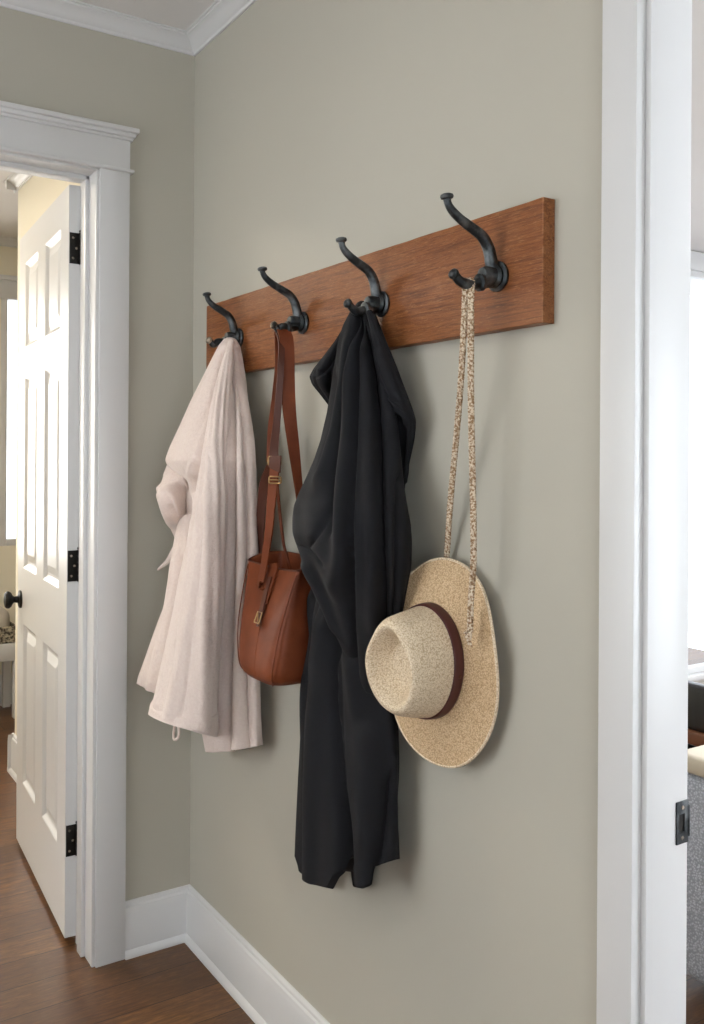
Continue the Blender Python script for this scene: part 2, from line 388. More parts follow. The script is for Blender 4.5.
# the open six-panel door
W_D, T_D, H_D = .765, .035, 2.087
door = sroot('door_1', (-.137, -.312, .020), 'white six panel door standing open into the next room')
ANG = math.radians(3.4)
ux = Vector((-math.cos(ANG), math.sin(ANG), 0)); uy = Vector((math.sin(ANG), math.cos(ANG), 0))  # away along the door / through its thickness
def dpt(u, t, z): p = Vector((-.137, -.312, 0)) + ux * u + uy * t; return (p.x, p.y, .020 + z)
def door_mesh():
    cols = [(.105, .325), (.435, .655)]
    rows_ = [(.225, .765), (.955, 1.60), (1.70, 1.985)]
    us = sorted({0, W_D, *[c for k in cols for c in k]}); zs = sorted({0, H_D, *[c for k in rows_ for c in k]})
    out = MB()
    for side in (0, 1):
        tf = (lambda t: t) if side == 0 else (lambda t: T_D - t)
        for i in range(len(us) - 1):
            for j in range(len(zs) - 1):
                u0, u1, z0, z1 = us[i], us[i + 1], zs[j], zs[j + 1]
                if (u0, u1) in cols and (z0, z1) in rows_:
                    rings = [(0, 0), (.004, .002), (.012, .009), (.016, .011), (.024, .011), (.05, .003), (.052, .003)]
                    V = []; Fc = []
                    for (ins, dep) in rings:
                        for (a, b) in ((u0 + ins, z0 + ins), (u1 - ins, z0 + ins), (u1 - ins, z1 - ins), (u0 + ins, z1 - ins)): V.append(dpt(a, tf(dep), b))
                    for q in range(len(rings) - 1):
                        for k in range(4): Fc.append([q * 4 + k, q * 4 + (k + 1) % 4, q * 4 + 4 + (k + 1) % 4, q * 4 + 4 + k])
                    n = (len(rings) - 1) * 4; Fc.append([n, n + 1, n + 2, n + 3]); out.add(V, Fc)
                else:
                    out.add([dpt(u0, tf(0), z0), dpt(u1, tf(0), z0), dpt(u1, tf(0), z1), dpt(u0, tf(0), z1)], [[0, 1, 2, 3]])
    for (a, b, c, d_) in (((0, 0), (0, H_D), 0, 0), ((W_D, 0), (W_D, H_D), 0, 0)):
        out.add([dpt(a[0], 0, 0), dpt(a[0], T_D, 0), dpt(a[0], T_D, H_D), dpt(a[0], 0, H_D)], [[0, 1, 2, 3]])
    for z in (0, H_D): out.add([dpt(0, 0, z), dpt(W_D, 0, z), dpt(W_D, T_D, z), dpt(0, T_D, z)], [[0, 1, 2, 3]])
    return out
dm = door_mesh().build('door_leaf', TRIM, door, smooth=False)
bm = bmesh.new(); bm.from_mesh(dm.data); bmesh.ops.remove_doubles(bm, verts=bm.verts, dist=1e-5); bmesh.ops.recalc_face_normals(bm, faces=bm.faces); bm.to_mesh(dm.data); bm.free()
for zc in (.288, 1.050, 1.932):
    p0 = Vector(dpt(0, .016, 0))
    hn = MB().box(-.1365, -.1335, -.3105, -.2825, zc - .043, zc + .043, .001)
    for k in range(5):
        z0 = zc - .044 + k * .0178
        hn.lathe((-.1335, -.279, z0), (0, 0, 1), [(0, .0052), (.0008, .0062), (.0162, .0062), (.017, .0052)], 14)
    hn.lathe((-.1335, -.279, zc + .045), (0, 0, 1), [(0, .004), (.002, .006), (.006, .005), (.008, .002)], 12)
    h_ = hn.build('hinge', BLACKHW, door, label='black butt hinge')
    sc_ = MB()
    for dz in (-.028, 0, .028): sc_.lathe((-.1335, -.298 + (.006 if dz == 0 else -.003), zc + dz), (1, 0, 0), [(0, .0035), (.0012, .003)], 10)
    sc_.build('hinge_screw', PEWTER, h_)
kz = .862 - .012
for sgn in (-1, 1):
    c = Vector(dpt(W_D - .062, 0 if sgn < 0 else T_D, kz)); c.z = .862
    ax = uy * sgn
    kn = MB().lathe(c, ax, [(0, .030), (.003, .031), (.007, .028), (.009, .016), (.012, .012), (.022, .0105), (.027, .014), (.032, .024), (.039, .029), (.046, .029), (.052, .024), (.055, .012), (.056, .002)], 32)
    kn.build('door_knob', BLACKHW, door, label='dark bronze round knob')

# right cased opening
ro = sroot('trim_5', (1.55, 0, 0))
mb = MB().box(1.5175, 1.580, -.021, 0, 0, 2.12, .0015).box(OX2 + .006, OX2 + .08, -.021, 0, 0, 2.12, .0015)
mb.build('side_casing', TRIM, ro, angle=.5)
MB().box(1.5175, OX2 + .08, -.023, 0, 2.12, 2.2, .0015).build('head_casing', TRIM, ro, angle=.5)
mb = MB().box(ox - .012, ox, -.002, WT, 0, OZ, .001).box(OX2, OX2 + .012, -.002, WT, 0, OZ, .001).box(ox, OX2, -.002, WT, OZ - .0, OZ + .012)
mb.build('jamb', TRIM, ro, angle=.5)
MB().box(ox - .09, ox - .024, WT, WT + .018, 0, 2.1, .002).build('rear_casing', TRIM, ro, angle=.5)
# strike plate
sp = MB()
zc = .842
def plate():
    o = MB(); y0, y1 = .060, .0855; z0, z1 = zc - .030, zc + .030; a, b = y0 + .005, y0 + .017; c, d_ = zc - .014, zc + .012
    for (p, q, r_, s_) in ((y0, y1, z0, c), (y0, y1, d_, z1), (y0, a, c, d_), (b, y1, c, d_)): o.box(ox - .0002, ox + .0022, p, q, r_, s_)
    o.tube([(ox + .001, .086, zc - .022), (ox + .001, .086, zc + .022)], .0026, 8)
    return o
pl = plate().build('strike_plate', IRON, ro, label='dark metal strike plate')
MB().box(ox - .009, ox + .0005, .066, .080, zc - .015, zc + .013).build('latch_hole', BLACKHW, pl)
MB().lathe((ox + .0018, .0725, zc + .021), (1, 0, 0), [(0, .0032), (.001, .0028)], 10).lathe((ox + .0018, .0725, zc - .022), (1, 0, 0), [(0, .0032), (.001, .0028)], 10).build('plate_screw', PEWTER, pl)

# windows (daylight; the hall ones are unseen and added)
def window(name, axis, a0, a1, z0, z1, pos, dep, mull=(1, 1), casing=.07, side=1):
    w = sroot(name, (0, 0, 0))
    def bx(mb, a, b, p, q, z, zz, bev=.002):
        if axis == 'y': mb.box(a, b, min(p, q), max(p, q), z, zz, bev)
        else: mb.box(min(p, q), max(p, q), a, b, z, zz, bev)
    m1 = MB(); t = .035
    for (a, b, z, zz) in ((a0, a0 + t, z0, z1), (a1 - t, a1, z0, z1), (a0 + t, a1 - t, z0, z0 + t), (a0 + t, a1 - t, z1 - t, z1)):
        bx(m1, a, b, pos, pos + dep * .5, z, zz)
    for i in range(1, mull[0]):
        c = a0 + (a1 - a0) * i / mull[0]; bx(m1, c - .012, c + .012, pos + dep * .1, pos + dep * .4, z0 + t, z1 - t)
    for i in range(1, mull[1]):
        c = z0 + (z1 - z0) * i / mull[1]; bx(m1, a0 + t, a1 - t, pos + dep * .1, pos + dep * .4, c - .012, c + .012)
    m1.build('window_frame', TRIM, w, angle=.5)
    if casing:
        m2 = MB(); s = side
        for (a, b, z, zz) in ((a0 - casing, a0, z0, z1), (a1, a1 + casing, z0, z1), (a0 - casing - .01, a1 + casing + .01, z1, z1 + casing + .02)):
            bx(m2, a, b, pos, pos + s * .02, z, zz)
        m2.build('window_casing', TRIM, w, angle=.5)
        m3 = MB(); bx(m3, a0 - casing - .02, a1 + casing + .02, pos - s * .005, pos + s * .045, z0 - .03, z0); m3.build('window_sill', TRIM, w, angle=.5)
    m4 = MB(); bx(m4, a0 + t, a1 - t, pos + dep * .22, pos + dep * .25, z0 + t, z1 - t, 0); m4.build('window_pane', GLASS, w, smooth=False)
    return w
window('added_window_1', 'y', .1, 1.7, .7, 2.2, YF, -.12, (3, 1), .07, 1)  # unseen window, added to carry the key light from the left
window('window_2', 'x', .075, .26, .86, 2.24, FX, -.12, (1, 1), 0)
window('window_3', 'y', -.95, 3.2, .72, 2.30, 4.2, .12, (3, 1), .08, -1)
window('window_4', 'x', -1.75, -.35, .8, 2.2, FX, -.12, (2, 2), .07, 1)
window('window_5', 'x', 2.2, 4.0, .14, 2.42, -.9, -.1, (2, 1), .08, 1)
window('window_6', 'x', 1.0, 3.0, .3, 2.3, 3.6, .12, (2, 1), .08, -1)
window('added_window_7', 'x', -2.0, -.6, .6, 2.2, XR, .12, (2, 1), .07, -1)  # unseen end window, added to brighten the left wall
# casing boards of the far window in the left room, and its head
o6 = MB().box(FX, FX + .02, .26, .34, .8, 2.2, .002).box(FX, FX + .022, -.06, .36, 2.2, 2.30, .002).box(FX, FX + .045, -.08, .38, 2.30, 2.325, .004)
struct(o6, 'trim_6', TRIM, smooth=True)

# ------------------------------------------------------------------ coat rack
XH = [.3515, .6721, .9772, 1.3074]
PX0, PX1, PZ0, PZ1, PT = .148, 1.4066, 1.5665, 1.759, .0255
rack = root('coat_rack', ((PX0 + PX1) / 2, 0, PZ0), 'long stained wooden board with four dark iron hooks, fixed to the grey green wall', 'coat rack')
bm = bmesh.new(); bmesh.ops.create_cube(bm, size=1)
for v in bm.verts: v.co = Vector(((PX0 + PX1) / 2 + v.co.x * (PX1 - PX0), -PT / 2 + v.co.y * PT, (PZ0 + PZ1) / 2 + v.co.z * (PZ1 - PZ0)))
bmesh.ops.subdivide_edges(bm, edges=[e for e in bm.edges if abs(e.verts[0].co.x - e.verts[1].co.x) > .5], cuts=160)
bmesh.ops.bevel(bm, geom=[e for e in bm.edges if e.calc_face_angle(0) > 1], offset=.0022, segments=3, profile=.6, affect='EDGES')
for v in bm.verts:    # slightly uneven worn edges
    n_ = math.sin(v.co.x * 41) + .7 * math.sin(v.co.x * 97 + v.co.z * 9)
    v.co.z += .0002 * n_ * (1 if v.co.z > 1.66 else -1); 
    if v.co.y < -.01: v.co.y += .0003 * math.sin(v.co.x * 63 + v.co.z * 20)
bm.verts.index_update()
obj('board', [v.co[:] for v in bm.verts], [[v.index for v in f.verts] for f in bm.faces], BOARD, rack, True, .5); bm.free()
YB = -PT
for hi, hx in enumerate(XH):
    zc = 1.652
    cz = [1.0, 1.0, .97, 1.0][hi]
    base = MB().lathe((hx, YB + .001, zc), (0, -1, 0), [(0, .0225), (.003, .0245), (.006, .0245), (.0085, .021), (.009, .0185), (.012, .0195), (.015, .0185), (.0175, .0155), (.024, .0140), (.032, .0135), (.038, .011), (.040, .004)], 36)
    hk = base.build('coat_hook', IRON, rack)
    # scale the round plate a little taller than wide
    tips = [(-.114, 1.7470), (-.128, 1.7535), (-.1205, 1.7580), (-.134, 1.7600)][hi]
    ty, tz = tips
    ky = (ty + .0395) / (-.134 + .0395); kz2 = (tz - 1.656) / (1.760 - 1.656)
    pts = spline([(hx, -.0395 + (a + .0395) * ky, 1.656 + (b - 1.656) * kz2) for a, b in ((-.036, 1.650), (-.042, 1.672), (-.0485, 1.695), (-.062, 1.7125), (-.084, 1.7235), (-.106, 1.7335), (-.122, 1.7435), (-.1305, 1.7520), (-.134, 1.760))], 8)
    n = len(pts); rads = [.0112 - .0052 * min(1, (i / (n - 1)) * 1.1) for i in range(n)]
    MB().tube(pts, rads, 16).build('upper_arm', IRON, hk)
    MB().lathe((hx, ty + .0005, tz - .003), (0, -.12, 1), [(0, .005), (.002, .0062), (.004, .0062), (.005, .0095), (.008, .0108), (.011, .0100), (.013, .006), (.0135, .002)], 24).build('arm_knob', IRON, hk)
    py_, pz_ = [(-.108, 1.640), (-.100, 1.641), (-.106, 1.646), (-.120, 1.646)][hi]
    pts = spline([(hx, YB - .018, zc - .008), (hx, YB - .034, zc - .013), (hx, (YB - .034 + py_) / 2, zc - (.019 if hi > 1 else .013)), (hx, py_ + .012, pz_ - .009), (hx, py_ + .003, pz_ - .001)], 8)
    n = len(pts); MB().tube(pts, [.0104 - .0034 * i / (n - 1) for i in range(n)], 14).lathe((hx, YB - .040, zc - .0135), (0, -1, -.1), [(-.005, .010), (-.003, .0138), (.003, .0142), (.005, .010)], 20).build('lower_prong', IRON, hk)
    MB().lathe((hx, py_ + .006, pz_ - .003), (0, -1, .55), [(0, .004), (.0015, .0068), (.004, .0085), (.0075, .0092), (.011, .0078), (.0135, .004), (.014, .001)], 20).build('prong_ball', PEWTER if hi in (0, 1) else IRON, hk)

# ------------------------------------------------------------------ draped cloth
def cloth(name, rows, mat, parent, folds=(), nu=200, step=1.0, hem=None, hemw=60, wr=.0012, seed=0, top_close=True, label=None, expo=1.0, smooth_px=5):
    """closed hanging volume: each row is an ellipse whose sides are seen at pixels L and R"""
    rows = np.array(rows, float)
    py = np.arange(rows[0, 0], rows[-1, 0] + 1e-6, step)
    cols = [np.interp(py, rows[:, 0], rows[:, i]) for i in range(1, 5)]
    w_ = int(smooth_px / step)
    ker = np.hanning(2 * w_ + 3); ker /= ker.sum()
    def sm(a):
        p = len(ker) // 2
        e = np.concatenate([2 * a[0] - a[1:p + 1][::-1], a, 2 * a[-1] - a[-p - 1:-1][::-1]])
        return np.convolve(e, ker, 'valid')
    Lp, Rp, gap, kk = [sm(c) for c in cols]
    th = np.linspace(0, 2 * PI, nu, endpoint=False)
    V = np.zeros((len(py), nu, 3)); N2 = np.zeros((len(py), nu, 2))
    ct, st = np.cos(th), np.sin(th)
    for i in range(len(py)):
        la, _ = corr(Lp[i], py[i]); ra, rb = corr(Rp[i], py[i])
        rl = D + la / F * R; rr = D + ra / F * R
        nl = np.array([-rl[1], rl[0]]); nl /= np.linalg.norm(nl)
        if nl @ R > 0: nl = -nl
        nr = np.array([-rr[1], rr[0]]); nr /= np.linalg.norm(nr)
        if nr @ R < 0: nr = -nr
        k = kk[i]; A = []; B = []
        for n_ in (nl, nr):
            # n.(c-cam) = -a*h ; c=(cx, -(gap+k a))
            h = math.sqrt(n_[0] ** 2 + k * k * n_[1] ** 2)
            A.append([n_[0], -n_[1] * k + h]); B.append(n_[0] * CAM[0] + n_[1] * (CAM[1] + gap[i]))
        cx, a = np.linalg.solve(A, B)
        b = k * a; c = np.array([cx, -(gap[i] + b)])
        s = (c - CAM[:2]) @ D
        bb = -(la + ra) / 2 * 0 + corr((Lp[i] + Rp[i]) / 2, py[i])[1]
        z = CAM[2] - bb / F * s
        x = c[0] + a * np.sign(ct) * np.abs(ct) ** expo; y = c[1] + b * np.sign(st) * np.abs(st) ** expo
        V[i, :, 0] = x; V[i, :, 1] = y; V[i, :, 2] = z
        nn = np.stack([ct / a, st / b], 1); nn /= np.linalg.norm(nn, axis=1)[:, None]; N2[i] = nn
    px, pyy = proj(V[:, :, 0], V[:, :, 1], V[:, :, 2])
    view = CAM[:2] - V[:, :, :2]; view /= np.linalg.norm(view, axis=2)[:, :, None]
    wv_ = np.clip((view * N2).sum(2) / .3, 0, 1); wv_ = wv_ * wv_ * (3 - 2 * wv_)
    disp = np.zeros(px.shape)
    PY = np.broadcast_to(py[:, None], px.shape)
    for fo in folds:
        typ, line, amp, width = fo[:4]
        ln = np.array(line, float); fade = fo[4] if len(fo) > 4 else 25
        lx = sm(np.interp(py, ln[:, 1], ln[:, 0]))[:, None]
        env = np.clip((PY - ln[0, 1]) / fade + .0, 0, 1) * np.clip((ln[-1, 1] - PY) / fade, 0, 1)
        if ln[-1, 1] >= py[-1] - 1: env = np.clip((PY - ln[0, 1]) / fade, 0, 1)
        if ln[0, 1] <= py[0] + 1: env = env * 0 + (np.clip((ln[-1, 1] - PY) / fade, 0, 1) if ln[-1, 1] < py[-1] - 1 else 1)
        env = env * env * (3 - 2 * env)
        dd = px - lx
        if typ == 'v': f = -np.exp(-np.abs(dd) / width)
        elif typ == 'r': f = np.exp(-(dd / width) ** 2)
        elif typ == 'g': f = -np.exp(-(dd / width) ** 2)
        elif typ == 's': f = 1 / (1 + np.exp(-np.clip(dd / width * 4, -30, 30))) * np.exp(-np.clip(dd, 0, None) / (width * 7))     # right side lies over the left
        elif typ == 'S': f = 1 / (1 + np.exp(np.clip(dd / width * 4, -30, 30))) * np.exp(-np.clip(-dd, 0, None) / (width * 7))   # left side lies over the right
        disp += 1.7 * amp * f * env * wv_
    disp *= np.clip((PY - py[0]) / 16, .2, 1)
    wrk = np.zeros(px.shape)
    r2 = np.random.default_rng(seed)
    for q in range(9):      # soft irregular wrinkles, mostly running down
        ka = r2.integers(2, 13); kz_ = r2.uniform(4, 26); ph = r2.uniform(0, 6.28)
        wrk += wr * np.sin(ka * th[None, :] + kz_ * V[:, :, 2] + ph + 1.5 * np.sin(V[:, :, 2] * 9 + ph)) * r2.uniform(.3, 1)
    # keep small near the gathered top
    disp += wrk * np.clip((PY - py[0]) / 60, .1, 1)
    V[:, :, 0] += N2[:, :, 0] * disp; V[:, :, 1] += N2[:, :, 1] * disp
    V[:, :, 1] = np.minimum(V[:, :, 1], -.004 - .0005 * np.sin(V[:, :, 2] * 60))
    if hem is not None:
        hm = np.array(hem, float)
        s = (V[:, :, :2] - CAM[:2]) @ D
        hy = np.interp(px[-1], hm[:, 0], hm[:, 1])
        _, hb_ = corr(px[-1], hy); zh = CAM[2] - hb_ / F * s[-1]
        w = np.clip((PY - (py[-1] - hemw)) / hemw, 0, 1); w = w * w
        V[:, :, 2] += w * (zh[None, :] - V[-1:, :, 2])
    rows_v = [V[i] for i in range(len(py))]
    # hem turned inward, hollow inside
    last = V[-1]; c = last.mean(0)
    for (sc2, dz) in ((.97, -.001), (.90, .004), (.86, .03)):
        r_ = last.copy(); r_[:, :2] = c[:2] + (last[:, :2] - c[:2]) * sc2; r_[:, 2] = last[:, 2] + dz; rows_v.append(r_)
    first = V[0]; c0 = first.mean(0); topv = first * .5 + c0 * .5; topv[:, 2] += .0035
    rows_v.insert(0, topv)
    Vt = np.concatenate(rows_v); nr_ = len(rows_v)
    idx = np.arange(nr_ * nu).reshape(nr_, nu); nx = np.roll(idx, -1, 1)
    Fq = np.stack([idx[:-1], nx[:-1], nx[1:], idx[1:]], -1).reshape(-1, 4).tolist()
    Fq.append(idx[0].tolist()); Fq.append(idx[-1][::-1].tolist())
    return obj(name, Vt, Fq, mat, parent, True, None, label)

# ---- robe on the first hook
robe = root('bathrobe', (.36, -.06, .80), 'pale blush towelling robe hanging from the leftmost hook', 'robe')
# body: hood gathered on the hook and right rear skirt down to the lower right hem
cloth('robe_body', [
    (339, 224, 236, .040, 1.2), (345, 219, 240, .038, 1.0), (360, 211, 243, .030, .75), (380, 201, 246, .026, .62),
    (400, 191, 248, .034, .46), (425, 180, 251, .042, .40), (448, 169, 254, .048, .36), (461, 164, 255, .050, .34), (468, 168, 256, .048, .34), (480, 186, 256, .052, .43),
    (500, 192, 257, .050, .46), (540, 192, 258, .036, .44), (600, 188, 258, .020, .42), (650, 190, 259, .012, .44),
    (700, 196, 261, .008, .44), (748, 205, 263, .006, .44)], TERRY, robe,
    folds=[('v', [(222, 345), (206, 400), (190, 450), (180, 490)], .005, 3.0),
           ('r', [(222, 350), (208, 400), (192, 450), (186, 500)], .006, 7),
           ('v', [(228, 345), (219, 360), (212, 385), (205, 410), (200, 440), (196, 465), (189, 500), (184, 530)], .024, 4.5),
           ('v', [(236, 345), (235, 400), (232, 440), (231, 470), (231, 540), (228, 640), (222, 748)], .024, 4.0),
           ('r', [(237, 360), (238, 420), (239, 500), (236, 600), (236, 748)], .006, 6),
           ('v', [(240, 360), (246, 440), (250, 520), (248, 640), (250, 748)], .010, 2.6),
           ('r', [(244, 380), (251, 440), (254, 520), (256, 640), (256, 748)], .004, 4)],
    hem=[(190, 751), (212, 752), (236, 750), (262, 745), (290, 742)], seed=3, wr=.0007)
# long front fold that falls from the hook and ends in a cuff
sl = cloth('robe_sleeve', [
    (341, 228.5, 234.5, .060, 1.1), (360, 222, 234, .072, .9), (385, 215, 232, .090, .8), (410, 209.5, 230, .112, .75), (440, 205, 228, .134, .72), (465, 201, 227, .142, .68), (500, 194, 227, .142, .62), (530, 188, 226, .138, .58),
    (560, 183, 225, .134, .56), (600, 175, 223, .130, .54), (640, 167, 221, .127, .53), (680, 158, 219, .124, .52), (714, 151, 217, .122, .52), (728, 150, 216, .122, .52)],
    TERRY, robe,
    folds=[('r', [(214, 420), (210, 500), (206, 560), (203, 640), (200, 728)], .004, 8, 30),
           ('v', [(207, 490), (200, 560), (190, 640), (178, 728)], .005, 3, 30),
           ('r', [(208, 480), (206, 600), (202, 728)], .003, 6, 40),
           ('r', [(186, 600), (176, 670), (168, 728)], .004, 7, 30),
           ('v', [(180, 620), (168, 680), (160, 728)], .003, 4, 30)],
    hem=[(140, 711), (150, 713), (175, 723), (200, 731), (216, 735), (230, 737)], hemw=70, seed=5, wr=.0011)
cloth('sleeve_cuff', [(706, 152.2, 218.0, .1205, .52), (709, 149.8, 218.6, .1165, .54), (726, 147.4, 218.2, .1155, .54), (729, 149, 217, .118, .53)], TERRY, sl,
      folds=[], hem=[(140, 713), (150, 715), (175, 725), (200, 733), (216, 737), (230, 739)], hemw=25, seed=5, wr=.0010, smooth_px=2)
# turned-back collar flap on the left
cloth('collar_flap', [
    (440, 178, 196, .040, .6), (456, 170, 198, .048, .6), (466, 166.5, 200, .062, .6), (474, 163, 200, .072, .6), (484, 161.5, 200, .080, .6), (494, 160, 200, .082, .6), (502, 160, 199, .082, .6), (515, 165, 197, .080, .6),
    (530, 171, 193, .066, .62), (548, 178, 189, .064, .6), (566, 181, 187, .062, .6)], TERRY, robe,
    folds=[('v', [(201, 440), (196, 465), (188, 500), (183, 530), (181, 560)], .022, 4, 8), ('g', [(178, 480), (182, 492), (186, 508), (190, 528)], .020, 4.5, 7), ('S', [(174, 482), (177, 494), (182, 512), (187, 530)], .014, 2.5, 7), ('r', [(168, 476), (163, 490), (168, 506), (176, 526)], .005, 4, 7), ('v', [(172, 490), (175, 500), (182, 524), (188, 545)], .006, 2, 6),
           ('r', [(172, 478), (168, 492), (171, 506), (178, 526)], .006, 4, 8), ('v', [(176, 472), (166, 486), (160, 497)], .005, 2.0, 6), ('r', [(192, 470), (197, 500), (196, 530)], .006, 4, 10)], seed=8, wr=.0008, smooth_px=2)
# left rear tail
cloth('robe_tail', [
    (515, 180, 196, .095, .5), (530, 176, 197, .100, .5), (550, 172.5, 198, .105, .5), (580, 169, 198, .112, .48), (610, 163, 196, .120, .46), (650, 150, 188, .130, .40), (682, 139, 180, .135, .36), (690, 137.5, 178, .135, .34)],
    TERRY, robe, folds=[('v', [(184, 545), (172, 610), (160, 690)], .006, 2.5, 15), ('r', [(178, 545), (166, 620), (150, 690)], .004, 5, 15), ('v', [(190, 560), (182, 640), (172, 690)], .005, 3, 15)],
    hem=[(130, 678), (138, 684), (150, 691), (165, 697), (190, 702)], hemw=30, seed=9, wr=.0009)
# belt end showing behind the flap
MB().ribbon(spline([Yp(181, 532, -.108), Yp(176, 546, -.115), Yp(168, 560, -.124), Yp(158, 569.5, -.132)], 6), np.interp(np.linspace(0, 1, 19), [0, .6, 1], [.034, .030, .006]), [(1, 0, .35)] * 19, .005).build('belt_end', TERRY, robe)
c = Yp(176, 736, -.14)
lp = [c + np.array([.001, 0, .05]), c + np.array([-.007, 0, .028]), c + np.array([-.010, -.002, .006]), c + np.array([-.003, -.004, -.008]), c + np.array([.009, 0, -.004]), c + np.array([.012, .003, .010]), c + np.array([.004, .003, .045])]
MB().tube(spline(lp, 8), .0036, 10).build('hanging_loop', TERRY, robe)

# ---- black hooded coat on the third hook
coat = root('hooded_coat', (1.0, -.06, .66), 'black hooded coat with long folds hanging from the third hook', 'coat')
cloth('coat_skirt', [
    (560, 330, 392, .010, .34), (585, 316, 398, .010, .34), (605, 309, 402, .010, .33), (650, 306, 400, .010, .32), (700, 302, 399, .010, .32), (760, 299, 399, .010, .32),
    (800, 297, 398, .010, .32), (838, 295, 398, .010, .32)], BLACK, coat,
    folds=[('v', [(314, 570), (310, 640), (306, 720), (303, 838)], .006, 2.2), ('r', [(322, 600), (318, 700), (312, 838)], .008, 7),
           ('v', [(318, 575), (316, 640)], .006, 2.0, 15), ('v', [(322, 575), (323, 630)], .005, 2.0, 15),
           ('v', [(334, 600), (334, 700), (340, 780), (350, 838)], .022, 3.2), ('S', [(337, 640), (338, 720), (345, 838)], .012, 3),
           ('r', [(362, 700), (366, 780), (368, 838)], .012, 12), ('v', [(392, 740), (386, 790), (378, 838)], .009, 2.8),
           ('r', [(352, 640), (356, 720)], .006, 8)], seed=11, wr=.0016,
    hem=[(280, 866), (293, 855), (296, 857), (299, 871), (316, 884), (333, 888), (339, 876), (345, 871), (348, 846), (351, 868), (354, 886), (364, 888), (373, 885), (376, 866), (385, 863), (397, 859), (420, 856)], hemw=48)
cloth('coat_body', [
    (303, 357, 368, .040, 1.2), (310, 351, 374, .038, 1.0), (325, 343, 379, .032, .8), (345, 337, 385, .028, .66), (370, 333, 390, .026, .56), (395, 330, 394, .024, .52),
    (412, 328, 398, .022, .5), (440, 322, 400, .022, .48), (460, 315, 402, .024, .48), (480, 306, 404, .026, .48), (495, 299, 406, .030, .48), (508, 294, 408, .032, .48), (520, 292.5, 410, .032, .48),
    (536, 292.5, 411, .032, .48), (548, 296, 411, .032, .47), (560, 300, 411, .032, .47), (580, 307, 407, .032, .44), (600, 314, 404, .030, .42), (630, 322, 402, .028, .40), (650, 330, 400, .026, .38)], BLACK, coat,
    folds=[('v', [(360, 305), (351, 350), (342, 410), (332, 480), (326, 540)], .016, 2.4), ('r', [(356, 320), (346, 380), (332, 440), (316, 500)], .009, 7),
           ('v', [(362, 305), (360, 360), (356, 430), (350, 520), (350, 600), (356, 680)], .015, 2.6), ('r', [(360, 330), (352, 420), (342, 520), (338, 600)], .010, 9),
           ('v', [(338, 360), (330, 430), (316, 480)], .008, 2.5), ('r', [(366, 330), (370, 420), (372, 520), (376, 620)], .008, 8),
           ('v', [(366, 320), (376, 380), (380, 430), (383, 500), (385, 600), (388, 700)], .016, 3.0),
           ('v', [(298, 545), (312, 552), (326, 566)], .007, 2.5, 6), ('v', [(330, 500), (318, 530), (306, 552)], .006, 3, 12), ('r', [(300, 560), (318, 590), (340, 640)], .006, 5, 12),
           ('v', [(400, 470), (398, 540), (394, 640)], .008, 3, 12)],
    hem=[(285, 575), (300, 590), (309, 592), (318, 600), (328, 618), (340, 644), (352, 668), (366, 692), (384, 700), (404, 702), (430, 700)], hemw=110, seed=13, wr=.0015)
# shoulder of the coat folded over at the right
cloth('coat_shoulder', [
    (312, 366, 373, .078, 1.0), (325, 369, 380, .070, .9), (345, 373, 388, .058, .8), (370, 377, 398, .046, .7), (392, 381, 406, .036, .62), (408, 384, 412, .030, .56), (420, 387, 415.5, .028, .52), (428, 388, 415.5, .026, .5),
    (440, 388, 414, .024, .5), (455, 388, 411, .022, .5), (475, 388, 407, .022, .5), (495, 388, 404, .022, .5), (515, 390, 400, .024, .5)], BLACK, coat,
    folds=[('g', [(392, 412), (396, 430), (396, 460), (395, 490)], .020, 5, 8), ('r', [(384, 396), (398, 404), (411, 418)], .006, 4, 8), ('v', [(404, 424), (402, 450), (399, 480)], .008, 2.0, 8),
           ('r', [(378, 345), (388, 380), (398, 400)], .005, 6, 12)], seed=21, wr=.0008, smooth_px=3)
# hood point on the left
cloth('coat_hood', [
    (326, 344, 356, .075, .8), (340, 335, 352, .072, .75), (355, 324, 346, .068, .7), (368, 314, 342, .064, .66), (376, 310, 340, .062, .64), (384, 313, 338, .058, .62), (394, 321, 337, .052, .6), (406, 330, 337, .045, .5)], BLACK, coat,
    folds=[('v', [(345, 330), (330, 362), (318, 380)], .010, 3, 6), ('g', [(342, 345), (332, 372), (334, 395)], .008, 4, 6), ('r', [(320, 366), (324, 384), (332, 398)], .005, 4, 6)], seed=14, wr=.0006, smooth_px=2)

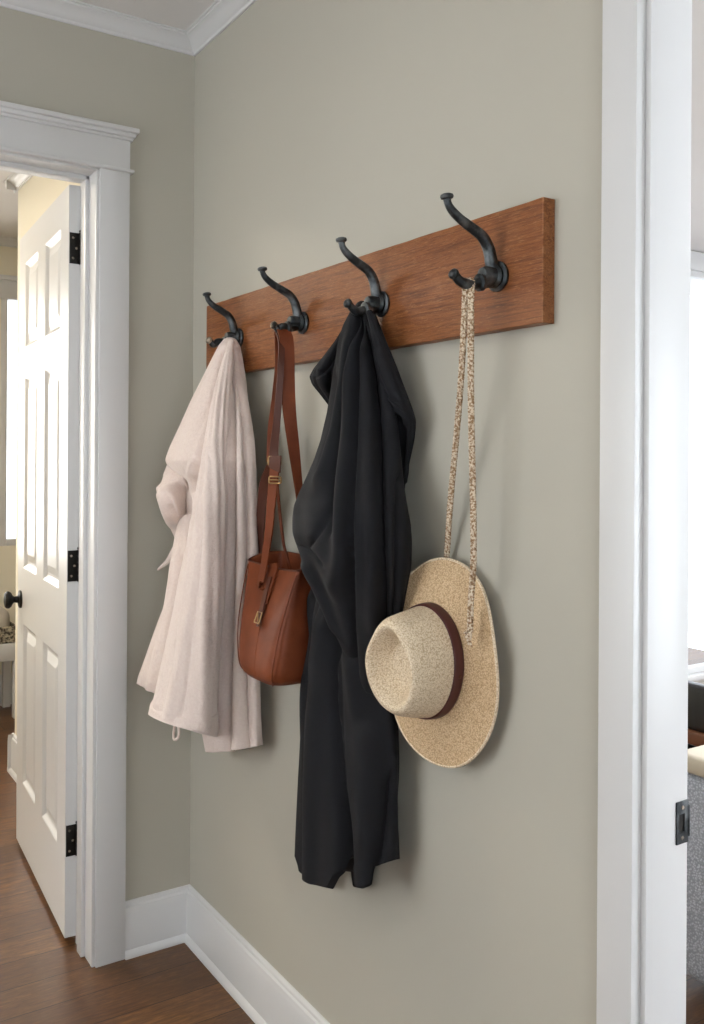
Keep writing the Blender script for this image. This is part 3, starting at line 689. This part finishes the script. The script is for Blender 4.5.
# ------------------------------------------------------------------ handbag
bag = root('handbag', (.68, -.06, .88), 'tan brown leather bucket bag hanging from the second hook by long straps', 'bag')
def bag_body():
    # z, x0, x1, y front, y back, corner radius
    R_ = [(.884, .670, .735, -.115, -.055, .02), (.8845, .650, .760, -.135, -.035, .03), (.888, .638, .774, -.149, -.022, .034), (.898, .624, .786, -.158, -.014, .036), (.915, .613, .794, -.162, -.010, .036), (.95, .602, .797, -.158, -.010, .034),
          (1.0, .592, .797, -.146, -.010, .028), (1.05, .580, .796, -.130, -.011, .022), (1.09, .568, .795, -.116, -.013, .016), (1.124, .558, .795, -.104, -.015, .012)]
    R_ = np.array(R_)
    nz = 70; zz = np.linspace(0, len(R_) - 1, nz); A = np.stack([np.interp(zz, np.arange(len(R_)), R_[:, i]) for i in range(6)], 1)
    for i in range(1, 6):
        pad = np.pad(A[:, i], 2, 'edge'); A[:, i] = np.convolve(pad, np.ones(5) / 5, 'valid')
    ring = []
    def sect(x0, x1, y0, y1, r, z, top):
        pts = []
        for (cx, cy, a0) in ((x1 - r, y1 - r, 0), (x0 + r, y1 - r, PI / 2), (x0 + r, y0 + r, PI), (x1 - r, y0 + r, 3 * PI / 2)):
            for k in range(9): a = a0 + k / 8 * PI / 2; pts.append((cx + r * math.cos(a), cy + r * math.sin(a)))
        # resample evenly
        P = np.array(pts + [pts[0]]); L = np.r_[0, np.cumsum(np.linalg.norm(np.diff(P, axis=0), axis=1))]
        u = np.linspace(0, L[-1], 97)[:-1]; X = np.interp(u, L, P[:, 0]); Yy = np.interp(u, L, P[:, 1])
        t = max(0, (z - .9) / .218)
        fx = (X - x0) / (x1 - x0); front = np.clip(((y0 + y1) / 2 - Yy) / ((y1 - y0) / 2), 0, 1)
        Yy = Yy + front * t * .010 * np.sin(fx * PI)                      # front sags in between the corners
        side = np.clip((X - (x0 + x1) / 2) / ((x1 - x0) / 2), 0, 1) ** 8
        X = X - side * t ** 2 * .012 * np.sin(np.clip((Yy - y0) / (y1 - y0), 0, 1) * PI)
        Zz = np.full(96, z) + t ** 3 * (.014 * (1 - front) - .006 * front * np.sin(fx * PI))
        return np.stack([X, Yy, Zz], 1)
    rings = [sect(a[1], a[2], a[3], a[4], a[5], a[0], 1) for a in A]
    # inside
    def shrink(r_, d_, dz):
        c = r_.mean(0); o = r_.copy(); v = r_[:, :2] - c[:2]; ext = np.abs(v).max(0); o[:, :2] = c[:2] + v * (1 - d_ / ext); o[:, 2] += dz; return o
    top = rings[-1]
    rings += [shrink(top, .0012, .0012), shrink(top, .003, .0005), shrink(top, .004, -.004), shrink(top, .006, -.05), shrink(top, .010, -.12), shrink(top, .03, -.20)]
    V = np.concatenate(rings); n = 96; m_ = len(rings)
    idx = np.arange(m_ * n).reshape(m_, n); nx = np.roll(idx, -1, 1)
    Fq = np.stack([idx[:-1], nx[:-1], nx[1:], idx[1:]], -1).reshape(-1, 4).tolist(); Fq.append(idx[0].tolist()); Fq.append(idx[-1][::-1].tolist())
    return V, Fq, rings[nz - 1], sect
bv, bf, rim, _s = bag_body()
obj('bag_body', bv, bf, LEATHER, bag, True, None)
MB().tube(list(rim) + [rim[0], rim[1]], .0022, 8, caps=False).build('rim_piping', LEDGE, bag)
# seam piping down the front corners
def corner(xs, pts): return spline(pts, 8)
MB().tube(spline([(.792, -.108, 1.116), (.7925, -.118, 1.09), (.793, -.134, 1.045), (.793, -.150, .99), (.790, -.160, .935), (.778, -.156, .903), (.757, -.142, .887)], 8), .0018, 8).build('corner_piping', LEATHER, bag)
MB().tube(spline([(.563, -.103, 1.116), (.571, -.114, 1.09), (.583, -.129, 1.045), (.597, -.144, .99), (.612, -.151, .935), (.624, -.150, .903), (.640, -.138, .889)], 8), .0014, 8).build('corner_piping', LEATHER, bag)
# front tab with strap end and small buckle
def yfront(z): return np.interp(z, [.885, .898, .915, .95, 1.0, 1.05, 1.09, 1.118], [-.140, -.158, -.162, -.158, -.146, -.130, -.116, -.106]) + .010 * max(0, (z - .9) / .218)
TX = .678
zs_ = [1.128, 1.118, 1.10, 1.07, 1.045]
TXf = lambda z: TX + (1.11 - z) * .16
tab = MB().ribbon([(TXf(z), yfront(z) - .003, z) for z in zs_], [.036, .036, .034, .032, .028], [(1, 0, 0)] * 5, .004).build('front_tab', LEATHER, bag)
zs_ = [1.10, 1.06, 1.03, 1.0]
MB().ribbon([(TXf(z) + .002, yfront(z) - .0068, z) for z in zs_], [.015, .016, .016, .011], [(1, 0, 0)] * 4, .003).build('strap_end', LEDGE, tab)
lz = 1.018; lx = TXf(lz) + .002
fr = [(lx - .010, lz - .011), (lx + .010, lz - .011), (lx + .010, lz + .011), (lx - .010, lz + .011), (lx - .010, lz - .011), (lx + .010, lz - .011)]
MB().tube([(a, yfront(b) - .010, b) for a, b in fr], .0014, 8).tube([(lx, yfront(lz) - .011, lz - .012), (lx, yfront(lz) - .011, lz + .011)], .0012, 8).build('tab_buckle', BRASS, tab)
MB().tube([(TXf(z) + .001, yfront(z) + .0002, z) for z in np.linspace(1.0, .90, 12)], .0008, 6).build('front_seam', LEATHER, bag)
# straps: over the prong of the second hook
hx = XH[1]; T1 = (0, 1, 0)
def strip(name, P, Wd, Dd, mat=LEATHER, th=.0032, par=bag, n=10, lab=None):
    sp_ = spline(P, n); u = np.linspace(0, len(P) - 1, len(sp_)); i_ = np.arange(len(P))
    ww = np.interp(u, i_, Wd); dv = np.stack([np.interp(u, i_, np.array(Dd)[:, k]) for k in range(3)], 1)
    return MB().ribbon(sp_, ww, dv, th).build(name, mat, par, label=lab)
topz = 1.652
# broad right-hand strap: from over the prong down to the right side of the bag
P = [(hx - .008, -.080, 1.620), (hx - .003, -.080, 1.6315), (hx + .006, -.080, 1.631), Yp(287, 345, -.078), Yp(288.5, 400, -.072), Yp(294, 450, -.064), Yp(299, 490, -.058), Yp(306, 545, -.05), Yp(312, 590, -.045)]
strip('shoulder_strap', P, [.032, .032, .032, .032, .031, .026, .020, .018, .018], [(0, 1, 0), (0, 1, 0), (0, 1, 0), (.25, 1, 0), (.3, 1, 0), (.2, 1, 0), (.0, 1, 0), (0, 1, 0), (0, 1, 0)])
# left run: narrower, seen nearly edge on, down to the adjusting buckle
P = [(hx - .004, -.079, 1.630), (hx - .010, -.079, 1.616), Yp(279.5, 365, -.082), Yp(276, 400, -.084), Yp(273, 430, -.086), Yp(272.5, 462, -.088)]
strip('shoulder_strap', P, [.028, .028, .020, .020, .024, .028], [(0, 1, 0), (0, 1, 0), (.4, 1, 0), (.5, 1, 0), (.7, 1, 0), (1, 1, 0)])
P = [(hx - .004, -.086, 1.629), Yp(281.5, 345, -.090), Yp(280, 380, -.094), Yp(277, 420, -.096), Yp(274, 450, -.096), Yp(275, 462, -.096)]
strip('shoulder_strap', P, [.016, .016, .014, .016, .020, .022], [(0, 1, 0), (0, 1, 0), (.4, 1, 0), (.5, 1, 0), (.8, 1, 0), (1, 1, 0)], LEDGE)
# below the buckle: front run into the tab, rear run to the back rim, thin run to the right
P = [Yp(275, 465, -.098), Yp(271.5, 500, -.100), Yp(269, 530, -.104), Yp(264.5, 562, -.112), Yp(261, 585, -.120), (TX, yfront(1.10) - .006, 1.095)]
strip('shoulder_strap', P, [.026, .026, .026, .028, .030, .030], [(1, .4, 0), (1, .3, 0), (1, .2, 0), (1, 0, 0), (1, 0, 0), (1, 0, 0)])
P = [Yp(272, 462, -.086), Yp(264, 485, -.080), Yp(260.5, 520, -.072), Yp(258.5, 550, -.065), Yp(257, 578, -.06)]
strip('shoulder_strap', P, [.018, .022, .022, .022, .022], [(1, .8, 0)] * 5, LEDGE)
P = [Yp(276, 468, -.085), Yp(279, 505, -.070), Yp(283, 540, -.055), Yp(288, 562, -.045), Yp(294, 585, -.04)]
strip('shoulder_strap', P, [.008, .007, .007, .007, .008], [(1, .5, 0)] * 5)
# adjusting buckles
def ringrect(c, w, h, dirv, r=.0017):
    dv = Vector(dirv).normalized(); c = Vector(c); u = Vector((0, 0, 1))
    q = [c + dv * a * w / 2 + u * b * h / 2 for a, b in ((-1, -.8), (-.85, -1), (.85, -1), (1, -.8), (1, .8), (.85, 1), (-.85, 1), (-1, .8), (-1, -.8), (-.85, -1))]
    return MB().tube(q, r, 8).tube([c - dv * w / 2, c + dv * w / 2], r * .9, 8)
ringrect(Yp(274.5, 461, -.101), .040, .018, (1, .25, 0)).build('strap_buckle', BRASS, bag)
ringrect(Yp(275, 480, -.104), .036, .014, (1, .3, 0)).build('strap_buckle', BRASS, bag)
MB().ribbon([Yp(275.5, 456, -.102), Yp(275, 464, -.104), Yp(274.5, 470, -.102)], [.034, .034, .034], [(1, .3, 0)] * 3, .003).build('strap_keeper', LEDGE, bag)
# side ring and tag at right end of the rim
cR = Yp(297, 592, -.06)
MB().tube([Vector(cR) + Vector((0, .010 * math.cos(a), .012 * math.sin(a))) for a in np.linspace(0, 2 * PI, 22)], .0018, 8).build('side_ring', BRASS, bag)
MB().ribbon([Vector(cR) + Vector((.001, 0, .020)), Vector(cR) + Vector((.003, 0, .0)), Vector(cR) + Vector((.003, 0, -.022))], [.02, .02, .014], [(0, 1, 0)] * 3, .003).build('side_tab', LEATHER, bag)

# ------------------------------------------------------------------ straw hat
hat = root('straw_hat', (1.20, -.03, .82), 'natural straw fedora with dark brown band, hanging by a braided cord from the rightmost hook', 'hat')
HCc = Vector((1.1745, -.052, 1.009))      # centre of the crown base (in the brim plane)
hn = Vector((.19, -1, .03)).normalized()   # way the crown points
hu = Vector((0, 0, 1)); hu = (hu - hn * hu.dot(hn)).normalized(); hr = hu.cross(hn) * -1
hr = hn.cross(hu); 
if hr.x < 0: hr = -hr
def hp(a, b, h): return HCc + hr * a + hu * b + hn * h
NA = 160
def brim_pt(rr, t, top):
    """rr 0..1 from crown base to outer edge"""
    a0, b0 = .073, .097; a1, b1 = .130, .177
    a = a0 + (a1 - a0) * rr; b = b0 + (b1 - b0) * rr
    x = a * math.cos(t); y = b * math.sin(t)
    # brim sides turn gently up (outwards), front and back dip to the wall
    h = .004 * rr ** 1.6 * math.cos(t) ** 2 - .012 * rr ** 1.3 * math.sin(t) ** 2 + .004 * math.sin(3 * t + .6) * rr + .0025 * math.sin(5 * t) * rr
    h += .006 * (1 - rr) ** 3
    return hp(x + .013 * rr, y - .003 * rr, h + (.0016 if top else -.0016))
V = []; NR = 40
for side in (True, False):
    rr_ = np.linspace(0, 1, NR) if side else np.linspace(1, 0, NR)
    for rr in rr_:
        for k in range(NA): V.append(brim_pt(rr, 2 * PI * k / NA, side)[:])
Fq = []
for i in range(2 * NR):
    for k in range(NA):
        j = (i + 1) % (2 * NR); Fq.append([i * NA + k, i * NA + (k + 1) % NA, j * NA + (k + 1) % NA, j * NA + k])
bo = obj('brim', V, Fq, STRAWB, hat, True, 1.2)
edge_ = [brim_pt(1, 2 * PI * k / NA, True) - hn * .0016 for k in range(NA + 2)]
MB().tube(edge_, .0026, 8, caps=False).build('brim_edge', STRAW, bo)
CH = .116
def crown_pt(u, t):
    """u 0..1 up the side, 1..2 across the top"""
    a0, b0 = .074, .098; a1, b1 = .061, .080
    ct, st = math.cos(t), math.sin(t)
    if u <= 1:
        f = u; a = a0 + (a1 - a0) * f ** 1.3; b = b0 + (b1 - b0) * f ** 1.2
        sh = 1
        h = CH * (f - .0) * .93
        if f > .82:
            w = (f - .82) / .18; a -= .004 * w * w; b -= .004 * w * w
    else:
        f = u - 1; rho = 1 - f
        a = (a1 - .004) * rho; b = (b1 - .004) * rho
        h = CH * .93 + .006 * math.sin(min(1, f / .16) * PI / 2)
    x = a * ct; y = b * st
    topw = min(1, max(0, (u - .55) / .6))
    if u > 1:       # deep hollow inside a rounded rim
        q = min(1, max(0, (f - .05) / .50)); q = q * q * (3 - 2 * q)
        h -= .040 * q
    # rim is higher at the sides, front (lower edge) tips down
    h += topw * (.006 * (x / .06) ** 2 + .010 * (y / .08) - .004)
    # pinches either side of the front
    pin = math.exp(-((y - .055) / .030) ** 2) * topw
    x *= 1 - .22 * pin
    return hp(x, y, h)
us_ = list(np.linspace(0, 1, 40)) + list(1 + np.linspace(.04, .995, 44))
V = [crown_pt(u, 2 * PI * k / NA)[:] for u in us_ for k in range(NA)]
Fq = [[i * NA + k, i * NA + (k + 1) % NA, (i + 1) * NA + (k + 1) % NA, (i + 1) * NA + k] for i in range(len(us_) - 1) for k in range(NA)]
Fq.append([(len(us_) - 1) * NA + k for k in range(NA)]); Fq.append(list(range(NA))[::-1])
cro = obj('crown', V, Fq, STRAW, hat, True, None)
# band
V = []
prof = [(.075, .0004), (.08, .0022), (.12, .0028), (.20, .0028), (.26, .0028), (.275, .0022), (.28, .0004)]
for (u, off) in prof:
    for k in range(NA):
        t = 2 * PI * k / NA; p = crown_pt(u, t); rad = (hr * math.cos(t) + hu * math.sin(t)).normalized(); V.append((p + rad * off)[:])
Fq = [[i * NA + k, i * NA + (k + 1) % NA, (i + 1) * NA + (k + 1) % NA, (i + 1) * NA + k] for i in range(len(prof) - 1) for k in range(NA)]
bd = obj('hat_band', V, Fq, BAND, hat, True, None)
t = math.radians(-8); p = crown_pt(.17, t); rad = (hr * math.cos(t) + hu * math.sin(t)).normalized()
MB().lathe(p + rad * .0028, rad, [(0, .0035), (.001, .0035), (.0018, .002)], 14).build('band_rivet', LEDGE, bd)

# braided cord
def braid(path, spacing=.0125, amp=.0036, r=.0021):
    L = np.r_[0, np.cumsum(np.linalg.norm(np.diff(path, axis=0), axis=1))]
    n = int(L[-1] / .0009); u = np.linspace(0, L[-1], n); P = np.stack([np.interp(u, L, path[:, i]) for i in range(3)], 1)
    T = np.gradient(P, axis=0); T /= np.linalg.norm(T, axis=1)[:, None]
    wd_ = np.array([.85, .5, 0.]); A = wd_ - T * (T @ wd_)[:, None]; A /= np.linalg.norm(A, axis=1)[:, None]; B = np.cross(T, A)
    mb = MB()
    for s_ in range(3):
        ph = 2 * PI * u / spacing + s_ * 2 * PI / 3
        Q = P + A * (amp * np.sin(ph))[:, None] + B * (.0016 * np.sin(2 * ph))[:, None]
        mb.tube(Q, r, 7)
    return mb
hx = XH[3]
pathR = spline([(hx, -.090, 1.640), (hx + .003, -.085, 1.636), Yp(471, 300, -.088), Yp(471, 400, -.082), Yp(473, 500, -.072), Yp(473.5, 560, -.064), Yp(471, 600, -.060), Yp(470, 632, -.060)], 14)
pathL = spline([(hx, -.090, 1.640), (hx - .003, -.094, 1.634), Yp(465, 300, -.092), Yp(461, 380, -.078), Yp(456, 440, -.062), Yp(450.5, 500, -.036), Yp(447.5, 545, -.022), Yp(446.5, 562, -.014), Yp(446.5, 585, -.011)], 14)
cdo = braid(pathR).build('chin_cord', CORD, hat, angle=None)
braid(pathL).build('chin_cord', CORD, hat, angle=None)
kc = Vector(Yp(470, 634, -.062))
kn = MB()
pts = [kc + Vector((.0055 * math.sin(2 * a), .003 * math.sin(3 * a) - .003, .007 * math.cos(a) + .004 * math.sin(3 * a))) for a in np.linspace(0, 2 * PI, 40)]
kn.tube(pts, .0026, 8).tube(spline([kc, kc + Vector((.004, -.003, -.010)), kc + Vector((.006, -.001, -.020))], 6), .0016, 8).tube(spline([kc, kc + Vector((-.004, -.002, -.009)), kc + Vector((-.003, 0, -.018))], 6), .0014, 8)
kn.build('cord_knot', CORD, cdo, label='small knot at the end of the cord')

# ------------------------------------------------------------------ right room furniture (a narrow strip is seen)
def softbox(x0, x1, y0, y1, z0, z1, rad=.05, seg=5): return MB().box(x0, x1, y0, y1, z0, z1, rad, seg)
sofa = root('armchair', (1.35, 1.35, 0), 'light grey upholstered armchair seen past the edge of the right doorway', 'armchair')
softbox(.875, 1.08, .96, 1.80, .03, .555, .035).build('arm', SOFA, sofa)
softbox(1.62, 1.78, .96, 1.80, .03, .555, .045).build('arm', SOFA, sofa)
softbox(1.07, 1.64, .97, 1.80, .10, .40, .03).build('seat', SOFA, sofa)
softbox(1.02, 1.70, 1.66, 1.84, .10, .66, .05).build('backrest', SOFA, sofa)
for (a, b) in ((.99, 1.02), (1.72, 1.02), (.99, 1.74), (1.72, 1.74)):
    MB().lathe((a, b, 0), (0, 0, 1), [(0, .016), (.035, .02)], 16).build('leg', BROWN, sofa)
cush = softbox(.90, 1.40, 1.86, 2.0, .0, .5, .04)
ch = root('dining_chair', (.62, 1.42, 0), 'black padded chair with brown wooden frame behind the grey armchair', 'chair')
cxx, cyy = .62, 1.42
softbox(cxx - .23, cxx + .23, cyy - .03, cyy + .03, .515, .66, .02).build('backrest', DARK, ch)
softbox(cxx - .25, cxx + .25, cyy - .035, cyy + .04, .475, .522, .012).build('back_rail', BROWN, ch)
softbox(cxx - .24, cxx + .24, cyy, cyy + .46, .40, .46, .02).build('seat', DARK, ch)
for (a, b) in ((-.22, .0), (.22, .0), (-.22, .43), (.22, .43)):
    MB().tube([(cxx + a, cyy + b, 0), (cxx + a, cyy + b, .42)], [.014, .02], 12).build('leg', BROWN, ch)
tc = softbox(.885, 1.075, .955, 1.36, .5555, .605, .02).build('folded_throw', TAN)
tc['label'] = 'tan folded throw lying on the arm of the grey armchair'; tc['category'] = 'throw'

# ------------------------------------------------------------------ left room furniture (a narrow strip is seen)
bench = root('console_table', (FX + .2, 0, 0), 'low white table against the far wall of the left room', 'table')
MB().box(FX + .03, FX + .33, -.75, .14, .30, .385, .006).build('table_top', TRIM, bench)
for (a, b) in ((FX + .06, -.70), (FX + .30, -.70), (FX + .06, .10), (FX + .30, .10)):
    MB().box(a - .02, a + .02, b - .02, b + .02, 0, .302, .004).build('leg', TRIM, bench)
def wicker_box():
    mb = MB()
    x0, x1, y0, y1, z0, z1 = FX + .06, FX + .29, -.30, .10, .386, .47
    for k in range(7):
        z = z0 + .007 + k * (z1 - z0 - .012) / 6
        q = [(x0, y0, z), (x1, y0, z), (x1, y1, z), (x0, y1, z), (x0, y0, z), (x1, y0, z)]
        mb.tube(q, .0075, 8)
    mb.box(x0, x1, y0, y1, z0, z0 + .01); return mb
wb = wicker_box().build('wicker_tray', WICKER); wb['label'] = 'dark wicker tray on the low white table in the left room'; wb['category'] = 'tray'
gc = softbox(FX + .08, FX + .27, -.28, .08, .40, .56, .05).build('cushion', GREYC); gc['label'] = 'beige grey cushion sitting in the wicker tray by the far window'; gc['category'] = 'cushion'

# ------------------------------------------------------------------ light
w = bpy.data.worlds.new('sky'); scene.world = w; w.use_nodes = True
nt = w.node_tree; bg = nt.nodes['Background']
bg.inputs[0].default_value = (.86, .93, 1.0, 1); bg.inputs[1].default_value = 3.2

def area(name, loc, target, sx, sy, power, col):
    l = bpy.data.lights.new(name, 'AREA'); l.shape = 'RECTANGLE'; l.size = sx; l.size_y = sy; l.energy = power; l.color = col
    o = bpy.data.objects.new(name, l); COL.objects.link(o); o.location = loc
    o.rotation_euler = (Vector(target) - Vector(loc)).to_track_quat('-Z', 'Y').to_euler(); return o
area('added_hall_key', (.9, YF - .2, 1.45), (.9, 0, 1.45), 1.55, 1.45, 21, (1, .985, .965))  # added soft key light, shining in through the unseen hall window
area('daylight_left_window', (FX - .25, -1.05, 1.5), (0, -.9, 1.3), 1.4, 1.4, 50, (1, .93, .82))
area('daylight_right_window', (3.9, 2.0, 1.3), (1.6, .3, 1.2), 2.0, 2.0, 88, (.88, .94, 1))
area('added_hall_end_fill', (XR + .2, -1.3, 1.4), (0, -.6, 1.3), 1.35, 1.5, 17, (.93, .97, 1))  # added fill from the hall end, lifts the left wall
pl_ = bpy.data.lights.new('added_hall_fill', 'AREA'); pl_.shape = 'DISK'; pl_.size = .5; pl_.energy = 9; pl_.color = (1, .93, .82)  # added overhead fill without a fixture, softens the hall light
po = bpy.data.objects.new('added_hall_fill', pl_); COL.objects.link(po); po.location = (1.6, -1.7, CZ - .06)
fill_r = bpy.data.lights.new('added_right_room_fill', 'AREA'); fill_r.shape = 'DISK'; fill_r.size = .8; fill_r.energy = 125; fill_r.color = (.93, .97, 1)  # added overhead fill, brightens the right room; no lamp is seen
po = bpy.data.objects.new('added_right_room_fill', fill_r); COL.objects.link(po); po.location = (.9, 2.6, CZ - .06)
fill_l = bpy.data.lights.new('added_left_room_fill', 'AREA'); fill_l.shape = 'DISK'; fill_l.size = .4; fill_l.energy = 32; fill_l.color = (1, .90, .74)  # added warm overhead fill for the left room; no lamp is seen
po = bpy.data.objects.new('added_left_room_fill', fill_l); COL.objects.link(po); po.location = (-1.2, -1.2, CZ - .06)

vs = scene.view_settings
vs.view_transform = 'Standard'; vs.look = 'None'; vs.gamma = 1; vs.use_curve_mapping = False; vs.exposure = -0.30
